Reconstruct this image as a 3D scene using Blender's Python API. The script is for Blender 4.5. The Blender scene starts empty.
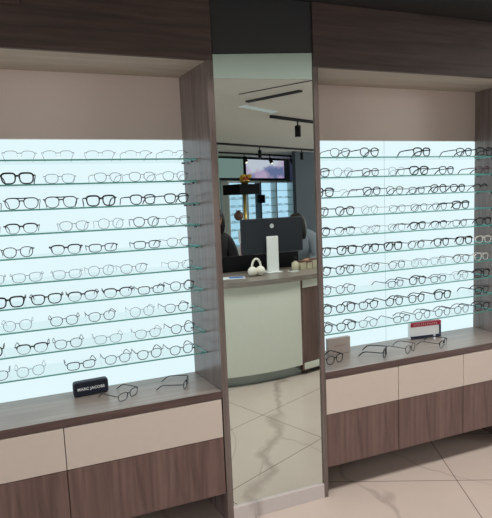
import bpy, bmesh, math, random
from mathutils import Vector, Matrix
random.seed(7)
S = bpy.context.scene
COL = S.collection
PI = math.pi

# ------------------------------------------------------------------ materials
def lin(c):
    return tuple(((v / 255) / 12.92 if v / 255 <= .04045 else ((v / 255 + .055) / 1.055) ** 2.4) for v in c) + (1.0,)

def new_mat(name):
    m = bpy.data.materials.new(name)
    m.use_nodes = True
    nt = m.node_tree
    nt.nodes.clear()
    out = nt.nodes.new('ShaderNodeOutputMaterial')
    return m, nt, out

def N(nt, t, **kw):
    n = nt.nodes.new(t)
    for k, v in kw.items():
        if k.startswith('i_'):
            n.inputs[k[2:].replace('_', ' ')].default_value = v
        else:
            setattr(n, k, v)
    return n

def plain(name, rgb, rough=.5, metal=0.0, spec=.5, var=.06, scale=30):
    m, nt, out = new_mat(name)
    b = N(nt, 'ShaderNodeBsdfPrincipled')
    b.inputs['Roughness'].default_value = rough
    b.inputs['Metallic'].default_value = metal
    b.inputs['Specular IOR Level'].default_value = spec
    tc = N(nt, 'ShaderNodeTexCoord')
    no = N(nt, 'ShaderNodeTexNoise'); no.inputs['Scale'].default_value = scale
    nt.links.new(tc.outputs['Object'], no.inputs['Vector'])
    mx = N(nt, 'ShaderNodeMixRGB')
    c = lin(rgb)
    mx.inputs[1].default_value = tuple(v * (1 - var) for v in c[:3]) + (1,)
    mx.inputs[2].default_value = tuple(min(1, v * (1 + var)) for v in c[:3]) + (1,)
    nt.links.new(no.outputs['Fac'], mx.inputs[0])
    nt.links.new(mx.outputs[0], b.inputs['Base Color'])
    nt.links.new(b.outputs[0], out.inputs[0])
    return m

def wood(name, dark, light, axis, rough=.45, spec=.4):
    """laminate with grain running along the given axis"""
    m, nt, out = new_mat(name)
    tc = N(nt, 'ShaderNodeTexCoord')
    mp = N(nt, 'ShaderNodeMapping')
    sc = [22, 22, 22]; sc['xyz'.index(axis)] = 1.3
    mp.inputs['Scale'].default_value = sc
    nt.links.new(tc.outputs['Object'], mp.inputs[0])
    n1 = N(nt, 'ShaderNodeTexNoise'); n1.inputs['Scale'].default_value = 1.2
    n1.inputs['Detail'].default_value = 6; n1.inputs['Roughness'].default_value = .62; n1.inputs['Distortion'].default_value = .6
    nt.links.new(mp.outputs[0], n1.inputs['Vector'])
    mp2 = N(nt, 'ShaderNodeMapping')
    sc2 = [55, 55, 55]; sc2['xyz'.index(axis)] = 3
    mp2.inputs['Scale'].default_value = sc2
    nt.links.new(tc.outputs['Object'], mp2.inputs[0])
    n2 = N(nt, 'ShaderNodeTexNoise'); n2.inputs['Scale'].default_value = 1.0; n2.inputs['Detail'].default_value = 3
    nt.links.new(mp2.outputs[0], n2.inputs['Vector'])
    ad = N(nt, 'ShaderNodeMath', operation='MULTIPLY_ADD'); ad.inputs[1].default_value = .35
    nt.links.new(n2.outputs['Fac'], ad.inputs[0]); nt.links.new(n1.outputs['Fac'], ad.inputs[2])
    cr = N(nt, 'ShaderNodeValToRGB')
    cr.color_ramp.elements[0].position = .42; cr.color_ramp.elements[0].color = lin(dark)
    cr.color_ramp.elements[1].position = .92; cr.color_ramp.elements[1].color = lin(light)
    nt.links.new(ad.outputs[0], cr.inputs[0])
    b = N(nt, 'ShaderNodeBsdfPrincipled')
    b.inputs['Roughness'].default_value = rough; b.inputs['Specular IOR Level'].default_value = spec
    nt.links.new(cr.outputs[0], b.inputs['Base Color'])
    bp = N(nt, 'ShaderNodeBump'); bp.inputs['Strength'].default_value = .05; bp.inputs['Distance'].default_value = .002
    nt.links.new(n2.outputs['Fac'], bp.inputs['Height']); nt.links.new(bp.outputs[0], b.inputs['Normal'])
    nt.links.new(b.outputs[0], out.inputs[0])
    return m

def emit(name, rgb, strength, soft=0.04):
    m, nt, out = new_mat(name)
    tc = N(nt, 'ShaderNodeTexCoord')
    no = N(nt, 'ShaderNodeTexNoise'); no.inputs['Scale'].default_value = 1.5
    nt.links.new(tc.outputs['Object'], no.inputs['Vector'])
    mx = N(nt, 'ShaderNodeMixRGB')
    c = lin(rgb)
    mx.inputs[1].default_value = tuple(v * (1 - soft) for v in c[:3]) + (1,)
    mx.inputs[2].default_value = tuple(v * (1 + soft) for v in c[:3]) + (1,)
    nt.links.new(no.outputs['Fac'], mx.inputs[0])
    e = N(nt, 'ShaderNodeEmission'); e.inputs['Strength'].default_value = strength
    nt.links.new(mx.outputs[0], e.inputs[0]); nt.links.new(e.outputs[0], out.inputs[0])
    return m

def glassy(name, tint, gloss, rough=.02):
    """thin clear sheet: straight-through tint plus a little mirror gloss"""
    m, nt, out = new_mat(name)
    t = N(nt, 'ShaderNodeBsdfTransparent'); t.inputs[0].default_value = tint + (1,)
    g = N(nt, 'ShaderNodeBsdfGlossy'); g.inputs['Roughness'].default_value = rough
    lw = N(nt, 'ShaderNodeLayerWeight'); lw.inputs[0].default_value = .25
    mu = N(nt, 'ShaderNodeMath', operation='MULTIPLY_ADD'); mu.inputs[1].default_value = gloss * 3; mu.inputs[2].default_value = gloss
    mu.use_clamp = True
    nt.links.new(lw.outputs['Fresnel'], mu.inputs[0])
    mx = N(nt, 'ShaderNodeMixShader')
    nt.links.new(mu.outputs[0], mx.inputs[0]); nt.links.new(t.outputs[0], mx.inputs[1]); nt.links.new(g.outputs[0], mx.inputs[2])
    nt.links.new(mx.outputs[0], out.inputs[0])
    return m

def marble(name, base, vein, joint, u0=0.0, tile=.5615, grid=True, rough=.16):
    """pale polished marble tiles laid 23.5 degrees off the display wall"""
    m, nt, out = new_mat(name)
    L = nt.links.new
    ge = N(nt, 'ShaderNodeNewGeometry')
    sp = N(nt, 'ShaderNodeSeparateXYZ'); L(ge.outputs['Position'], sp.inputs[0])
    def mth(op, a, b=None, c=None):
        n = N(nt, 'ShaderNodeMath', operation=op)
        for i, v in enumerate((a, b, c)):
            if v is None: continue
            if isinstance(v, (int, float)): n.inputs[i].default_value = v
            else: L(v, n.inputs[i])
        return n.outputs[0]
    ca, sa = math.cos(math.radians(23.5)), math.sin(math.radians(23.5))
    X, Y = sp.outputs['X'], sp.outputs['Y']
    u = mth('SUBTRACT', mth('MULTIPLY', X, ca), mth('MULTIPLY', Y, sa))
    v = mth('MULTIPLY', mth('ADD', mth('MULTIPLY', X, sa), mth('MULTIPLY', Y, ca)), -1)
    # soft cloudy tone
    n1 = N(nt, 'ShaderNodeTexNoise'); n1.inputs['Scale'].default_value = 2.2; n1.inputs['Detail'].default_value = 5
    L(ge.outputs['Position'], n1.inputs['Vector'])
    # veins : thin level lines of two noises
    nv = N(nt, 'ShaderNodeTexNoise'); nv.inputs['Scale'].default_value = 1.15; nv.inputs['Detail'].default_value = 4; nv.inputs['Roughness'].default_value = .42; nv.inputs['Distortion'].default_value = .5
    mp = N(nt, 'ShaderNodeMapping'); mp.inputs['Location'].default_value = (3.7, 1.9, 0); mp.inputs['Rotation'].default_value = (0, 0, .5); mp.inputs['Scale'].default_value = (1, .55, 1)
    L(ge.outputs['Position'], mp.inputs[0]); L(mp.outputs[0], nv.inputs['Vector'])
    d = mth('ABSOLUTE', mth('SUBTRACT', nv.outputs['Fac'], .5))
    vn = N(nt, 'ShaderNodeMapRange'); vn.inputs['From Min'].default_value = 0; vn.inputs['From Max'].default_value = .011; vn.inputs['To Min'].default_value = .5; vn.inputs['To Max'].default_value = 0
    L(d, vn.inputs['Value'])
    # one broad smoky vein that crosses the aisle in front of the mirror
    wob = N(nt, 'ShaderNodeTexNoise'); wob.inputs['Scale'].default_value = 3.2; wob.inputs['Detail'].default_value = 5
    L(ge.outputs['Position'], wob.inputs['Vector'])
    lx = mth('ADD', mth('MULTIPLY', Y, .55), X)            # X + .55 Y = const along the vein
    dd = mth('ABSOLUTE', mth('SUBTRACT', mth('ADD', lx, mth('MULTIPLY', wob.outputs['Fac'], .42)), 1.05))
    bv = N(nt, 'ShaderNodeMapRange'); bv.inputs['From Min'].default_value = 0; bv.inputs['From Max'].default_value = .06; bv.inputs['To Min'].default_value = .62; bv.inputs['To Max'].default_value = 0
    L(dd, bv.inputs['Value'])
    pat = mth('MULTIPLY', mth('MAXIMUM', vn.outputs[0], bv.outputs[0]), mth('ADD', mth('MULTIPLY', n1.outputs['Fac'], 1.1), .1))
    c0 = N(nt, 'ShaderNodeMixRGB'); cb = lin(base)
    c0.inputs[1].default_value = tuple(q * .9 for q in cb[:3]) + (1,); c0.inputs[2].default_value = tuple(min(1, q * 1.08) for q in cb[:3]) + (1,)
    L(n1.outputs['Fac'], c0.inputs[0])
    c1 = N(nt, 'ShaderNodeMixRGB'); c1.inputs[2].default_value = lin(vein)
    L(pat, c1.inputs[0]); L(c0.outputs[0], c1.inputs[1])
    b = N(nt, 'ShaderNodeBsdfPrincipled'); b.inputs['Roughness'].default_value = rough; b.inputs['Specular IOR Level'].default_value = .4
    last = c1.outputs[0]
    if grid:
        fv = mth('FRACT', mth('DIVIDE', mth('ADD', v, .645 + tile * 20), tile))
        shift = mth('MULTIPLY', mth('GREATER_THAN', v, -.086), .22)
        fu = mth('FRACT', mth('DIVIDE', mth('ADD', mth('ADD', u, shift), -1.888 + tile * 20), tile * 2.0))
        def edge(f, w):
            e = mth('MINIMUM', f, mth('SUBTRACT', 1.0, f))
            return mth('LESS_THAN', e, w)
        j = mth('MAXIMUM', edge(fv, .0042), edge(fu, .0021))
        c2 = N(nt, 'ShaderNodeMixRGB'); c2.inputs[2].default_value = lin(joint)
        L(j, c2.inputs[0]); L(last, c2.inputs[1]); last = c2.outputs[0]
    L(last, b.inputs['Base Color']); L(b.outputs[0], out.inputs[0])
    return m

M = {}
M['wood_h'] = wood('shaded_oak_grain_across', (60, 48, 44), (92, 77, 71), 'x')  # same oak as the doors; the header's shade is in this darker tone
M['wood_v'] = wood('dark_oak_grain_upright', (88, 68, 64), (126, 101, 95), 'z')
M['wood_edge'] = wood('oak_edge_band', (84, 70, 67), (124, 111, 106), 'z', .26, .7)
M['wood_top'] = wood('worktop_laminate', (112, 102, 95), (150, 140, 132), 'x', .33, .75)
M['wood_edge_h'] = wood('worktop_edge_band', (74, 57, 55), (104, 84, 80), 'x', .4)
M['soffit_wood'] = wood('pale_oak_soffit', (168, 154, 140), (192, 178, 164), 'x', .55)
M['beige'] = plain('beige_lacquer', (206, 193, 183), .35, var=.02)
M['greige'] = plain('warm_grey_panel', (222, 207, 198), .5, var=.02, scale=3)
M['charcoal'] = plain('charcoal_board', (46, 47, 48), .6, var=.08, scale=8)
M['black'] = plain('matt_black', (17, 17, 19), .6, spec=.25)
M['black_gap'] = plain('black_joint', (14, 13, 13), .7)
M['light'] = emit('backlit_acrylic', (219, 240, 245), 1.03)
M['seam'] = plain('grey_seam', (128, 156, 162), .5)
M['glass'] = glassy('clear_shelf_glass', (.965, .985, .982), .03)
M['glass_edge'] = plain('green_glass_edge', (98, 162, 154), .25, var=.1)
M['lens'] = glassy('clear_lens', (.988, .992, .992), .004, .12)
M['floor'] = marble('marble_tile_floor', (196, 181, 171), (122, 109, 101), (112, 100, 93))
M['plinth_marble'] = marble('marble_plinth', (206, 198, 196), (122, 112, 108), (90, 80, 76), grid=False)
M['ceiling'] = plain('ceiling_paint', (238, 237, 232), .8, var=.02, scale=2)
M['tray'] = plain('sage_ceiling_paint', (184, 191, 183), .8, var=.03, scale=2)
M['wall'] = plain('wall_paint', (188, 188, 184), .8, var=.03, scale=3)
M['sage_wall'] = plain('sage_wall_paint', (160, 174, 164), .8, var=.03, scale=3)
M['slate'] = plain('slate_blue_wall', (70, 80, 90), .7, var=.06, scale=3)
M['blue_wall'] = plain('violet_blue_wall', (150, 156, 198), .7, var=.06, scale=3)
M['cream_panel'] = plain('pale_cream_panel', (226, 228, 216), .4, var=.02)
M['white'] = plain('white_plastic', (232, 234, 232), .35, var=.02)
M['plush'] = plain('cream_plush', (236, 230, 218), .95, var=.12, scale=90)
M['navy'] = plain('navy_case', (24, 28, 46), .45, var=.1)
M['navy2'] = plain('navy_band', (30, 40, 66), .4)
M['red'] = plain('red_band', (170, 34, 58), .4)
M['offwhite'] = plain('offwhite_panel', (232, 234, 236), .4, var=.01)
M['taupe'] = plain('taupe_block', (176, 164, 158), .5)
M['rust'] = plain('rust_lettering', (140, 92, 80), .5)
M['silver'] = plain('silver_lettering', (206, 210, 216), .35, metal=.3)
M['chrome'] = plain('brushed_metal', (150, 152, 155), .3, metal=.9)
M['monitor'] = plain('monitor_shell', (28, 33, 41), .5)
M['strip_glow'] = emit('strip_light_cover', (222, 228, 222), .46)
M['jet'] = plain('jet_black_box', (9, 9, 10), .7, spec=.1)
M['steel'] = plain('satin_steel', (150, 160, 158), .3, metal=.6)
M['gold'] = plain('gold_post', (206, 172, 92), .3, metal=.7)
M['flower'] = plain('yellow_petals', (232, 196, 74), .7)
M['flower2'] = plain('red_petals', (190, 70, 66), .7)
M['leaf'] = plain('leaf_green', (70, 104, 62), .6)
M['brown'] = plain('brown_leather', (108, 66, 56), .5)
M['paper'] = plain('white_paper', (224, 228, 232), .7)
M['blue_print'] = plain('blue_print', (60, 112, 186), .6)
M['pink'] = plain('pale_pink_card', (206, 166, 172), .7)
M['amber'] = plain('pale_gold_box', (192, 184, 158), .4)
M['skin'] = plain('skin', (206, 156, 130), .55)
M['hair'] = plain('black_hair', (22, 19, 19), .55)
M['black_shirt'] = plain('black_shirt', (20, 20, 23), .8)
M['grey_shirt'] = plain('blue_grey_shirt', (128, 138, 148), .8)
M['trousers'] = plain('dark_trousers', (40, 42, 50), .8)
M['eye'] = plain('eye_dark', (30, 24, 22), .3)
M['lip'] = plain('lip', (160, 92, 84), .5)
M['screen_green'] = emit('green_grey_screen', (128, 150, 144), .8)

def screen_art():
    m, nt, out = new_mat('mountain_screen')
    L = nt.links.new
    tc = N(nt, 'ShaderNodeTexCoord')
    sp = N(nt, 'ShaderNodeSeparateXYZ'); L(tc.outputs['Object'], sp.inputs[0])
    no = N(nt, 'ShaderNodeTexNoise'); no.inputs['Scale'].default_value = 2.6; no.inputs['Detail'].default_value = 4
    L(tc.outputs['Object'], no.inputs['Vector'])
    tl = N(nt, 'ShaderNodeMath', operation='MULTIPLY_ADD'); tl.inputs[1].default_value = -.24
    L(sp.outputs['X'], tl.inputs[0]); L(sp.outputs['Z'], tl.inputs[2])
    ml = N(nt, 'ShaderNodeMath', operation='MULTIPLY_ADD'); ml.inputs[1].default_value = .42
    L(no.outputs['Fac'], ml.inputs[0]); L(tl.outputs[0], ml.inputs[2])
    cr = N(nt, 'ShaderNodeValToRGB')
    e = cr.color_ramp.elements
    e[0].position = .12; e[0].color = lin((112, 122, 166))
    e[1].position = .26; e[1].color = lin((214, 216, 232))
    k = cr.color_ramp.elements.new(.21); k.color = lin((146, 146, 190))
    L(ml.outputs[0], cr.inputs[0])
    n2 = N(nt, 'ShaderNodeTexNoise'); n2.inputs['Scale'].default_value = 1.7
    L(tc.outputs['Object'], n2.inputs['Vector'])
    c2 = N(nt, 'ShaderNodeValToRGB'); c2.color_ramp.elements[0].position = .5; c2.color_ramp.elements[1].position = .62
    L(n2.outputs['Fac'], c2.inputs[0])
    mx = N(nt, 'ShaderNodeMixRGB'); mx.inputs[2].default_value = lin((204, 176, 212))
    L(c2.outputs[0], mx.inputs[0]); L(cr.outputs[0], mx.inputs[1])
    em = N(nt, 'ShaderNodeEmission'); em.inputs[1].default_value = .85
    L(mx.outputs[0], em.inputs[0]); L(em.outputs[0], out.inputs[0])
    return m
M['screen_art'] = screen_art()
M['far_light'] = emit('lit_case_backing', (172, 208, 232), 1.25, .25)

def mirror_mat():
    m, nt, out = new_mat('mirror_silver')
    g = N(nt, 'ShaderNodeBsdfGlossy'); g.inputs['Roughness'].default_value = 0.0
    tc = N(nt, 'ShaderNodeTexCoord')
    no = N(nt, 'ShaderNodeTexNoise'); no.inputs['Scale'].default_value = 2
    nt.links.new(tc.outputs['Object'], no.inputs['Vector'])
    mx = N(nt, 'ShaderNodeMixRGB'); mx.inputs[1].default_value = (.78, .86, .83, 1); mx.inputs[2].default_value = (.79, .87, .84, 1)
    nt.links.new(no.outputs['Fac'], mx.inputs[0]); nt.links.new(mx.outputs[0], g.inputs['Color'])
    nt.links.new(g.outputs[0], out.inputs[0])
    return m
M['mirror'] = mirror_mat()

# ------------------------------------------------------------------ mesh builder
class MB:
    def __init__(self):
        self.v = []; self.f = []; self.mi = []; self.mats = []; self.sm = []
    def slot(self, m):
        if m not in self.mats: self.mats.append(m)
        return self.mats.index(m)
    def face(self, idx, m, smooth=False):
        self.f.append(idx); self.mi.append(self.slot(m)); self.sm.append(smooth)
    def box(self, x0, x1, y0, y1, z0, z1, m, front=None, top=None, ends=None):
        b = len(self.v)
        self.v += [(x0, y0, z0), (x1, y0, z0), (x1, y1, z0), (x0, y1, z0), (x0, y0, z1), (x1, y0, z1), (x1, y1, z1), (x0, y1, z1)]
        q = [((0, 3, 2, 1), m), ((4, 5, 6, 7), top or m), ((0, 1, 5, 4), front or m), ((1, 2, 6, 5), ends or m), ((2, 3, 7, 6), front or m if ends else m), ((3, 0, 4, 7), ends or m)]
        for a, mm in q: self.face(tuple(b + i for i in a), mm)
        return self
    def prism(self, poly, z0, z1, m, top=None):
        """polygon in xy (counter-clockwise) extruded along z"""
        b = len(self.v); n = len(poly)
        self.v += [(x, y, z0) for x, y in poly] + [(x, y, z1) for x, y in poly]
        self.face(tuple(b + i for i in reversed(range(n))), m)
        self.face(tuple(b + n + i for i in range(n)), top or m)
        for i in range(n):
            j = (i + 1) % n
            self.face((b + i, b + j, b + n + j, b + n + i), m)
        return self
    def prism_y(self, poly, y0, y1, m):
        """polygon in xz extruded along y"""
        b = len(self.v); n = len(poly)
        self.v += [(x, y0, z) for x, z in poly] + [(x, y1, z) for x, z in poly]
        self.face(tuple(b + i for i in range(n)), m)
        self.face(tuple(b + n + i for i in reversed(range(n))), m)
        for i in range(n):
            j = (i + 1) % n
            self.face((b + j, b + i, b + n + i, b + n + j), m)
        return self
    def tube(self, path, r, m, n=6, closed=False, flat=1.0):
        P = [Vector(p) for p in path]; k = len(P); b = len(self.v)
        rr = r if isinstance(r, (list, tuple)) else [r] * k
        up = None
        for i, p in enumerate(P):
            if closed: t = P[(i + 1) % k] - P[i - 1]
            else: t = P[min(i + 1, k - 1)] - P[max(i - 1, 0)]
            t.normalize()
            if up is None:
                up = Vector((0, 1, 0)) if abs(t.y) < .8 else Vector((0, 0, 1))
            s = t.cross(up); s.normalize(); w = s.cross(t); w.normalize()
            for a in range(n):
                q = 2 * PI * a / n
                self.v.append(tuple(p + s * (math.cos(q) * rr[i]) + w * (math.sin(q) * rr[i] * flat)))
        for i in range(k if closed else k - 1):
            j = (i + 1) % k
            for a in range(n):
                c = (a + 1) % n
                self.face((b + i * n + a, b + i * n + c, b + j * n + c, b + j * n + a), m, True)
        if not closed:
            self.face(tuple(b + a for a in reversed(range(n))), m)
            self.face(tuple(b + (k - 1) * n + a for a in range(n)), m)
        return self
    def lathe(self, prof, c, m, n=16, axis='z'):
        b = len(self.v); k = len(prof)
        for r, h in prof:
            for a in range(n):
                q = 2 * PI * a / n
                x, y = math.cos(q) * r, math.sin(q) * r
                p = (x, y, h) if axis == 'z' else (x, h, y)
                self.v.append((c[0] + p[0], c[1] + p[1], c[2] + p[2]))
        for i in range(k - 1):
            for a in range(n):
                d = (a + 1) % n
                self.face((b + i * n + a, b + i * n + d, b + (i + 1) * n + d, b + (i + 1) * n + a), m, True)
        self.face(tuple(b + a for a in reversed(range(n))), m)
        self.face(tuple(b + (k - 1) * n + a for a in range(n)), m)
        return self
    def ball(self, c, r, m, n=12, k=8):
        rx, ry, rz = r if isinstance(r, (tuple, list)) else (r, r, r)
        b = len(self.v)
        for i in range(1, k):
            t = PI * i / k
            for a in range(n):
                q = 2 * PI * a / n
                self.v.append((c[0] + rx * math.sin(t) * math.cos(q), c[1] + ry * math.sin(t) * math.sin(q), c[2] - rz * math.cos(t)))
        lo = len(self.v); self.v.append((c[0], c[1], c[2] - rz)); self.v.append((c[0], c[1], c[2] + rz))
        for i in range(k - 2):
            for a in range(n):
                d = (a + 1) % n
                self.face((b + i * n + a, b + i * n + d, b + (i + 1) * n + d, b + (i + 1) * n + a), m, True)
        for a in range(n):
            d = (a + 1) % n
            self.face((lo, b + d, b + a), m, True)
            self.face((lo + 1, b + (k - 2) * n + a, b + (k - 2) * n + d), m, True)
        return self
    def mesh(self, name):
        me = bpy.data.meshes.new(name)
        me.from_pydata(self.v, [], self.f)
        for m in self.mats: me.materials.append(M[m])
        for p, i, s in zip(me.polygons, self.mi, self.sm):
            p.material_index = i; p.use_smooth = s
        bm = bmesh.new(); bm.from_mesh(me); bmesh.ops.recalc_face_normals(bm, faces=bm.faces); bm.to_mesh(me); bm.free()
        me.update()
        return me
    def build(self, name, parent=None, loc=None, bevel=0.0, rz=0.0):
        o = bpy.data.objects.new(name, self.mesh(name))
        COL.objects.link(o)
        if parent: o.parent = parent
        if loc: o.location = loc
        o.rotation_euler.z = rz
        if bevel:
            md = o.modifiers.new('Bevel', 'BEVEL'); md.width = bevel; md.segments = 2; md.limit_method = 'ANGLE'
        return o

def tag(o, label, cat, group=None):
    o['label'] = label; o['category'] = cat
    if group: o['group'] = group
    return o

def thing(name, label, cat, loc=(0, 0, 0), rz=0.0, group=None):
    o = bpy.data.objects.new(name, None); COL.objects.link(o)
    o.location = loc; o.rotation_euler.z = rz; o.empty_display_size = .1
    return tag(o, label, cat, group)

def struct(o):
    o['kind'] = 'structure'
    return o

def lettering(name, text, size, mat, parent, loc, rot, extrude=.0006):
    c = bpy.data.curves.new(name, 'FONT'); c.body = text; c.size = size; c.extrude = extrude
    c.space_character = 1.05; c.offset = .0004; c.align_x = 'CENTER'; c.align_y = 'CENTER'
    t = bpy.data.objects.new(name, c); COL.objects.link(t)
    dg = bpy.context.evaluated_depsgraph_get()
    me = bpy.data.meshes.new_from_object(t.evaluated_get(dg))
    bpy.data.objects.remove(t)
    me.materials.clear(); me.materials.append(M[mat])
    o = bpy.data.objects.new(name, me); COL.objects.link(o)
    o.parent = parent; o.location = loc; o.rotation_euler = rot
    return o

# ------------------------------------------------------------------ camera
F, YAW, PITCH, ROLL, DIST, EYE = 499.2, .3571, .1117, -.0419, 2.2467, 1.6
fw = Vector((math.sin(YAW) * math.cos(PITCH), math.cos(YAW) * math.cos(PITCH), -math.sin(PITCH)))
rt = Vector((math.cos(YAW), -math.sin(YAW), 0)); up = rt.cross(fw)
r2 = rt * math.cos(ROLL) + up * math.sin(ROLL); u2 = up * math.cos(ROLL) - rt * math.sin(ROLL)
cam = bpy.data.cameras.new('camera'); co = bpy.data.objects.new('camera', cam); COL.objects.link(co)
mat = Matrix((r2, u2, -fw)).transposed().to_4x4(); mat.translation = Vector((0, -DIST, EYE))
co.matrix_world = mat
cam.sensor_fit = 'VERTICAL'; cam.sensor_height = 24; cam.sensor_width = 24
cam.lens = F * 24 / 518
cam.clip_start = .05; cam.clip_end = 60
S.camera = co

# survey helpers: the place was measured from the photograph with this camera
CAM = Vector((0, -DIST, EYE))
def ray(px, py): return fw + r2 * ((px - 246) / F) - u2 * ((py - 259) / F)
def onY(px, py, Y):
    d = ray(px, py); return CAM + d * ((Y + DIST) / d.y)
MIR = .010                                   # plane of the mirror glass
A = math.radians(23.5); CA, SA = math.cos(A), math.sin(A)
def flip(x, yv, z=0.0): return (x, 2 * MIR - yv, z)      # seen-in-mirror point -> where it really stands
def room(u, v, z=0.0): return flip(CA * u - SA * v, SA * u + CA * v, z)

# ------------------------------------------------------------------ room shell
b = MB(); b.box(-4, 12, -13, 1.0, -.1, 0, 'floor'); struct(b.build('floor'))
b = MB(); b.box(-4, 12, .42, .6, 0, 3.2, 'wall'); struct(b.build('wall_front'))
b = MB(); b.box(-4.1, -4, -13, .6, 0, .5, 'wall'); b.box(-4.1, -4, -13, .6, 2.5, 3.2, 'wall'); b.box(-4.1, -4, -13, -5.2, .5, 2.5, 'wall'); b.box(-4.1, -4, -.6, .6, .5, 2.5, 'wall')
struct(b.build('wall_left'))
b = MB(); b.box(12, 12.1, -13, .6, 0, 3.2, 'wall'); struct(b.build('wall_right'))
b = MB(); b.box(-4, 12, -13.1, -13, 0, 3.2, 'wall'); struct(b.build('wall_rear'))
# ceiling: raised tray near the display wall, lower field beyond
p0, p1 = flip(-4, 3.29), flip(12, .9)
b = MB()
b.prism([(-4, -13), (12, -13), (12, -0.85), (p1[0], p1[1]), (-4, p0[1])], 2.8, 3.12, 'ceiling')
struct(b.build('ceiling'))
b = MB(); b.box(-4.1, 12.1, -13.1, .6, 3.14, 3.2, 'tray'); struct(b.build('ceiling_tray'))
b = MB(); q0, q1 = Vector(p0), Vector(p1); dn = (q1 - q0).normalized(); nn = Vector((-dn.y, dn.x, 0))
b.prism([tuple(q0.xy), tuple(q1.xy), tuple((q1 + nn * .012).xy), tuple((q0 + nn * .012).xy)], 2.795, 3.138, 'tray')
struct(b.build('trim_2'))
b = MB(); b.box(-4, 12, -.42, .418, 2.556, 3.10, 'charcoal'); struct(b.build('trim_1'))

# ------------------------------------------------------------------ display wall, left and right of the mirror
ZW, ZC0, ZD0, ZP0 = .695, .657, .458, .165
ZH0, ZH1 = 2.251, 2.553
ZL = 1.937
BACK = .34
LX0, LX1 = -.74, .716
RX0, RX1 = 1.234, 2.63
# left bay
t = thing('display_niche', 'wood framed backlit display niche left of the mirror, with beige upper panel', 'display niche', (0, BACK, 0), group='backlit display niches')
def npart(name, mb, bevel=0.0): return mb.build(name, t, loc=(0, -BACK, 0), bevel=bevel)
npart('header', MB().box(LX0 - .03, LX1 - .002, 0, .02, ZH0, ZH1, 'wood_h').box(LX0 - .03, LX1 - .002, .02, .36, ZH0 + .02, ZH0 + .04, 'wood_h'))
npart('cover_strip', MB().box(-.42, -.075, -.018, 0, 2.414, ZH1, 'wood_edge_h'), .002)
npart('soffit_panel', MB().box(LX0, LX1 - .03, .0202, BACK, ZH0, ZH0 + .02, 'soffit_wood'))
npart('side_panel', MB().prism([(.687, .0), (.716, .0), (.716, .36), (.640, .36), (.640, BACK)], 0, ZH0, 'wood_edge'))
npart('side_panel', MB().box(LX0 - .03, LX0, 0, .36, 0, ZH0, 'wood_edge'))
npart('upper_panel', MB().box(LX0, .640, BACK, BACK + .02, ZL + .003, ZH0, 'greige'))
npart('light_panel', MB().box(LX0, .640, BACK, BACK + .02, ZW, ZL, 'light'))
# right bay
t = thing('display_niche', 'wood framed backlit display niche right of the mirror, reaching the right edge', 'display niche', (2.0, BACK, 0), group='backlit display niches')
def npart(name, mb, bevel=0.0): return mb.build(name, t, loc=(-2.0, -BACK, 0), bevel=bevel)
npart('header', MB().box(RX0 + .001, RX1, 0, .02, ZH0, ZH1, 'wood_h').box(RX0 + .001, RX1, .02, .36, ZH0 + .02, ZH0 + .04, 'wood_h'))
npart('soffit_panel', MB().box(RX0 + .027, RX1 - .03, .0202, BACK, ZH0, ZH0 + .02, 'soffit_wood'))
npart('side_panel', MB().box(RX0, RX0 + .024, 0, .36, 0, ZH0 - .0005, 'wood_edge'))
npart('side_panel', MB().box(RX1 - .03, RX1, 0, .36, 0, ZH0 - .0005, 'wood_edge'))
npart('upper_panel', MB().box(RX0 + .024, RX1 - .03, BACK, BACK + .02, ZL + .003, ZH0 - .0005, 'greige'))
npart('light_panel', MB().box(RX0 + .024, 1.8882, BACK, BACK + .02, ZW, ZL, 'light').box(1.8912, RX1 - .03, BACK, BACK + .02, ZW, ZL, 'light').box(1.8882, 1.8912, BACK + .0015, BACK + .02, ZW, ZL, 'seam'))

# worktops
def worktop(label, x0, x1a, x1b, ox):
    m = MB().prism([(x0, .001), (x1a, .001), (x1b, BACK - .001), (x0, BACK - .001)], ZC0 + .001, ZW, 'wood_edge_h', top='wood_top')
    o = m.build('worktop', loc=(0, 0, 0), bevel=.0015)
    for v in o.data.vertices: v.co -= Vector((ox, .17, ZC0))
    o.location = (ox, .17, ZC0)
    tag(o, label, 'worktop', 'display worktops')
worktop('grey-brown laminate worktop under the left-hand display shelves', LX0 + .001, .686, .640, 0)
worktop('grey-brown laminate worktop under the right-hand display shelves', RX0 + .025, RX1 - .031, RX1 - .031, 1.9)

# base cabinets
def base_cabinet(x0, x1, label, xf=None):
    c = (x0 + x1) / 2; w = (x1 - x0) / 2; wf = (xf - c) if xf else w
    t = thing('base_cabinet', label, 'cabinet', (c, .2, 0), group='base cabinets under the displays')
    def p(n, m, bv=0.0): return m.build(n, t, loc=(0, -.2, 0), bevel=bv)
    p('body', MB().box(-w + .0005, w - .0005, .021, .335, ZP0, ZC0 - .001, 'wood_v'))
    p('drawer_front', MB().box(-w + .0018, wf - .0018, .003, .02, ZD0 + .002, ZC0 - .003, 'beige'), .0012)
    p('door_panel', MB().box(-w + .0018, wf - .0018, .003, .02, ZP0, ZD0 - .002, 'wood_v'), .0012)
    p('plinth', MB().box(-w + .0005, w - .0005, .305, .33, 0, ZP0, 'wood_edge'))
base_cabinet(-.739, -.0455, 'base cabinet with beige drawer at the left edge, left of the seam')
base_cabinet(-.0455, .639, 'wide base cabinet with beige drawer just left of the mirror', .6825)
base_cabinet(1.259, 1.7235, 'base cabinet with beige drawer touching the mirror column, right side')
base_cabinet(1.7235, 2.190, 'middle base cabinet with beige drawer right of the mirror')
base_cabinet(2.190, 2.598, 'base cabinet with beige drawer at the right edge')

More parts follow.
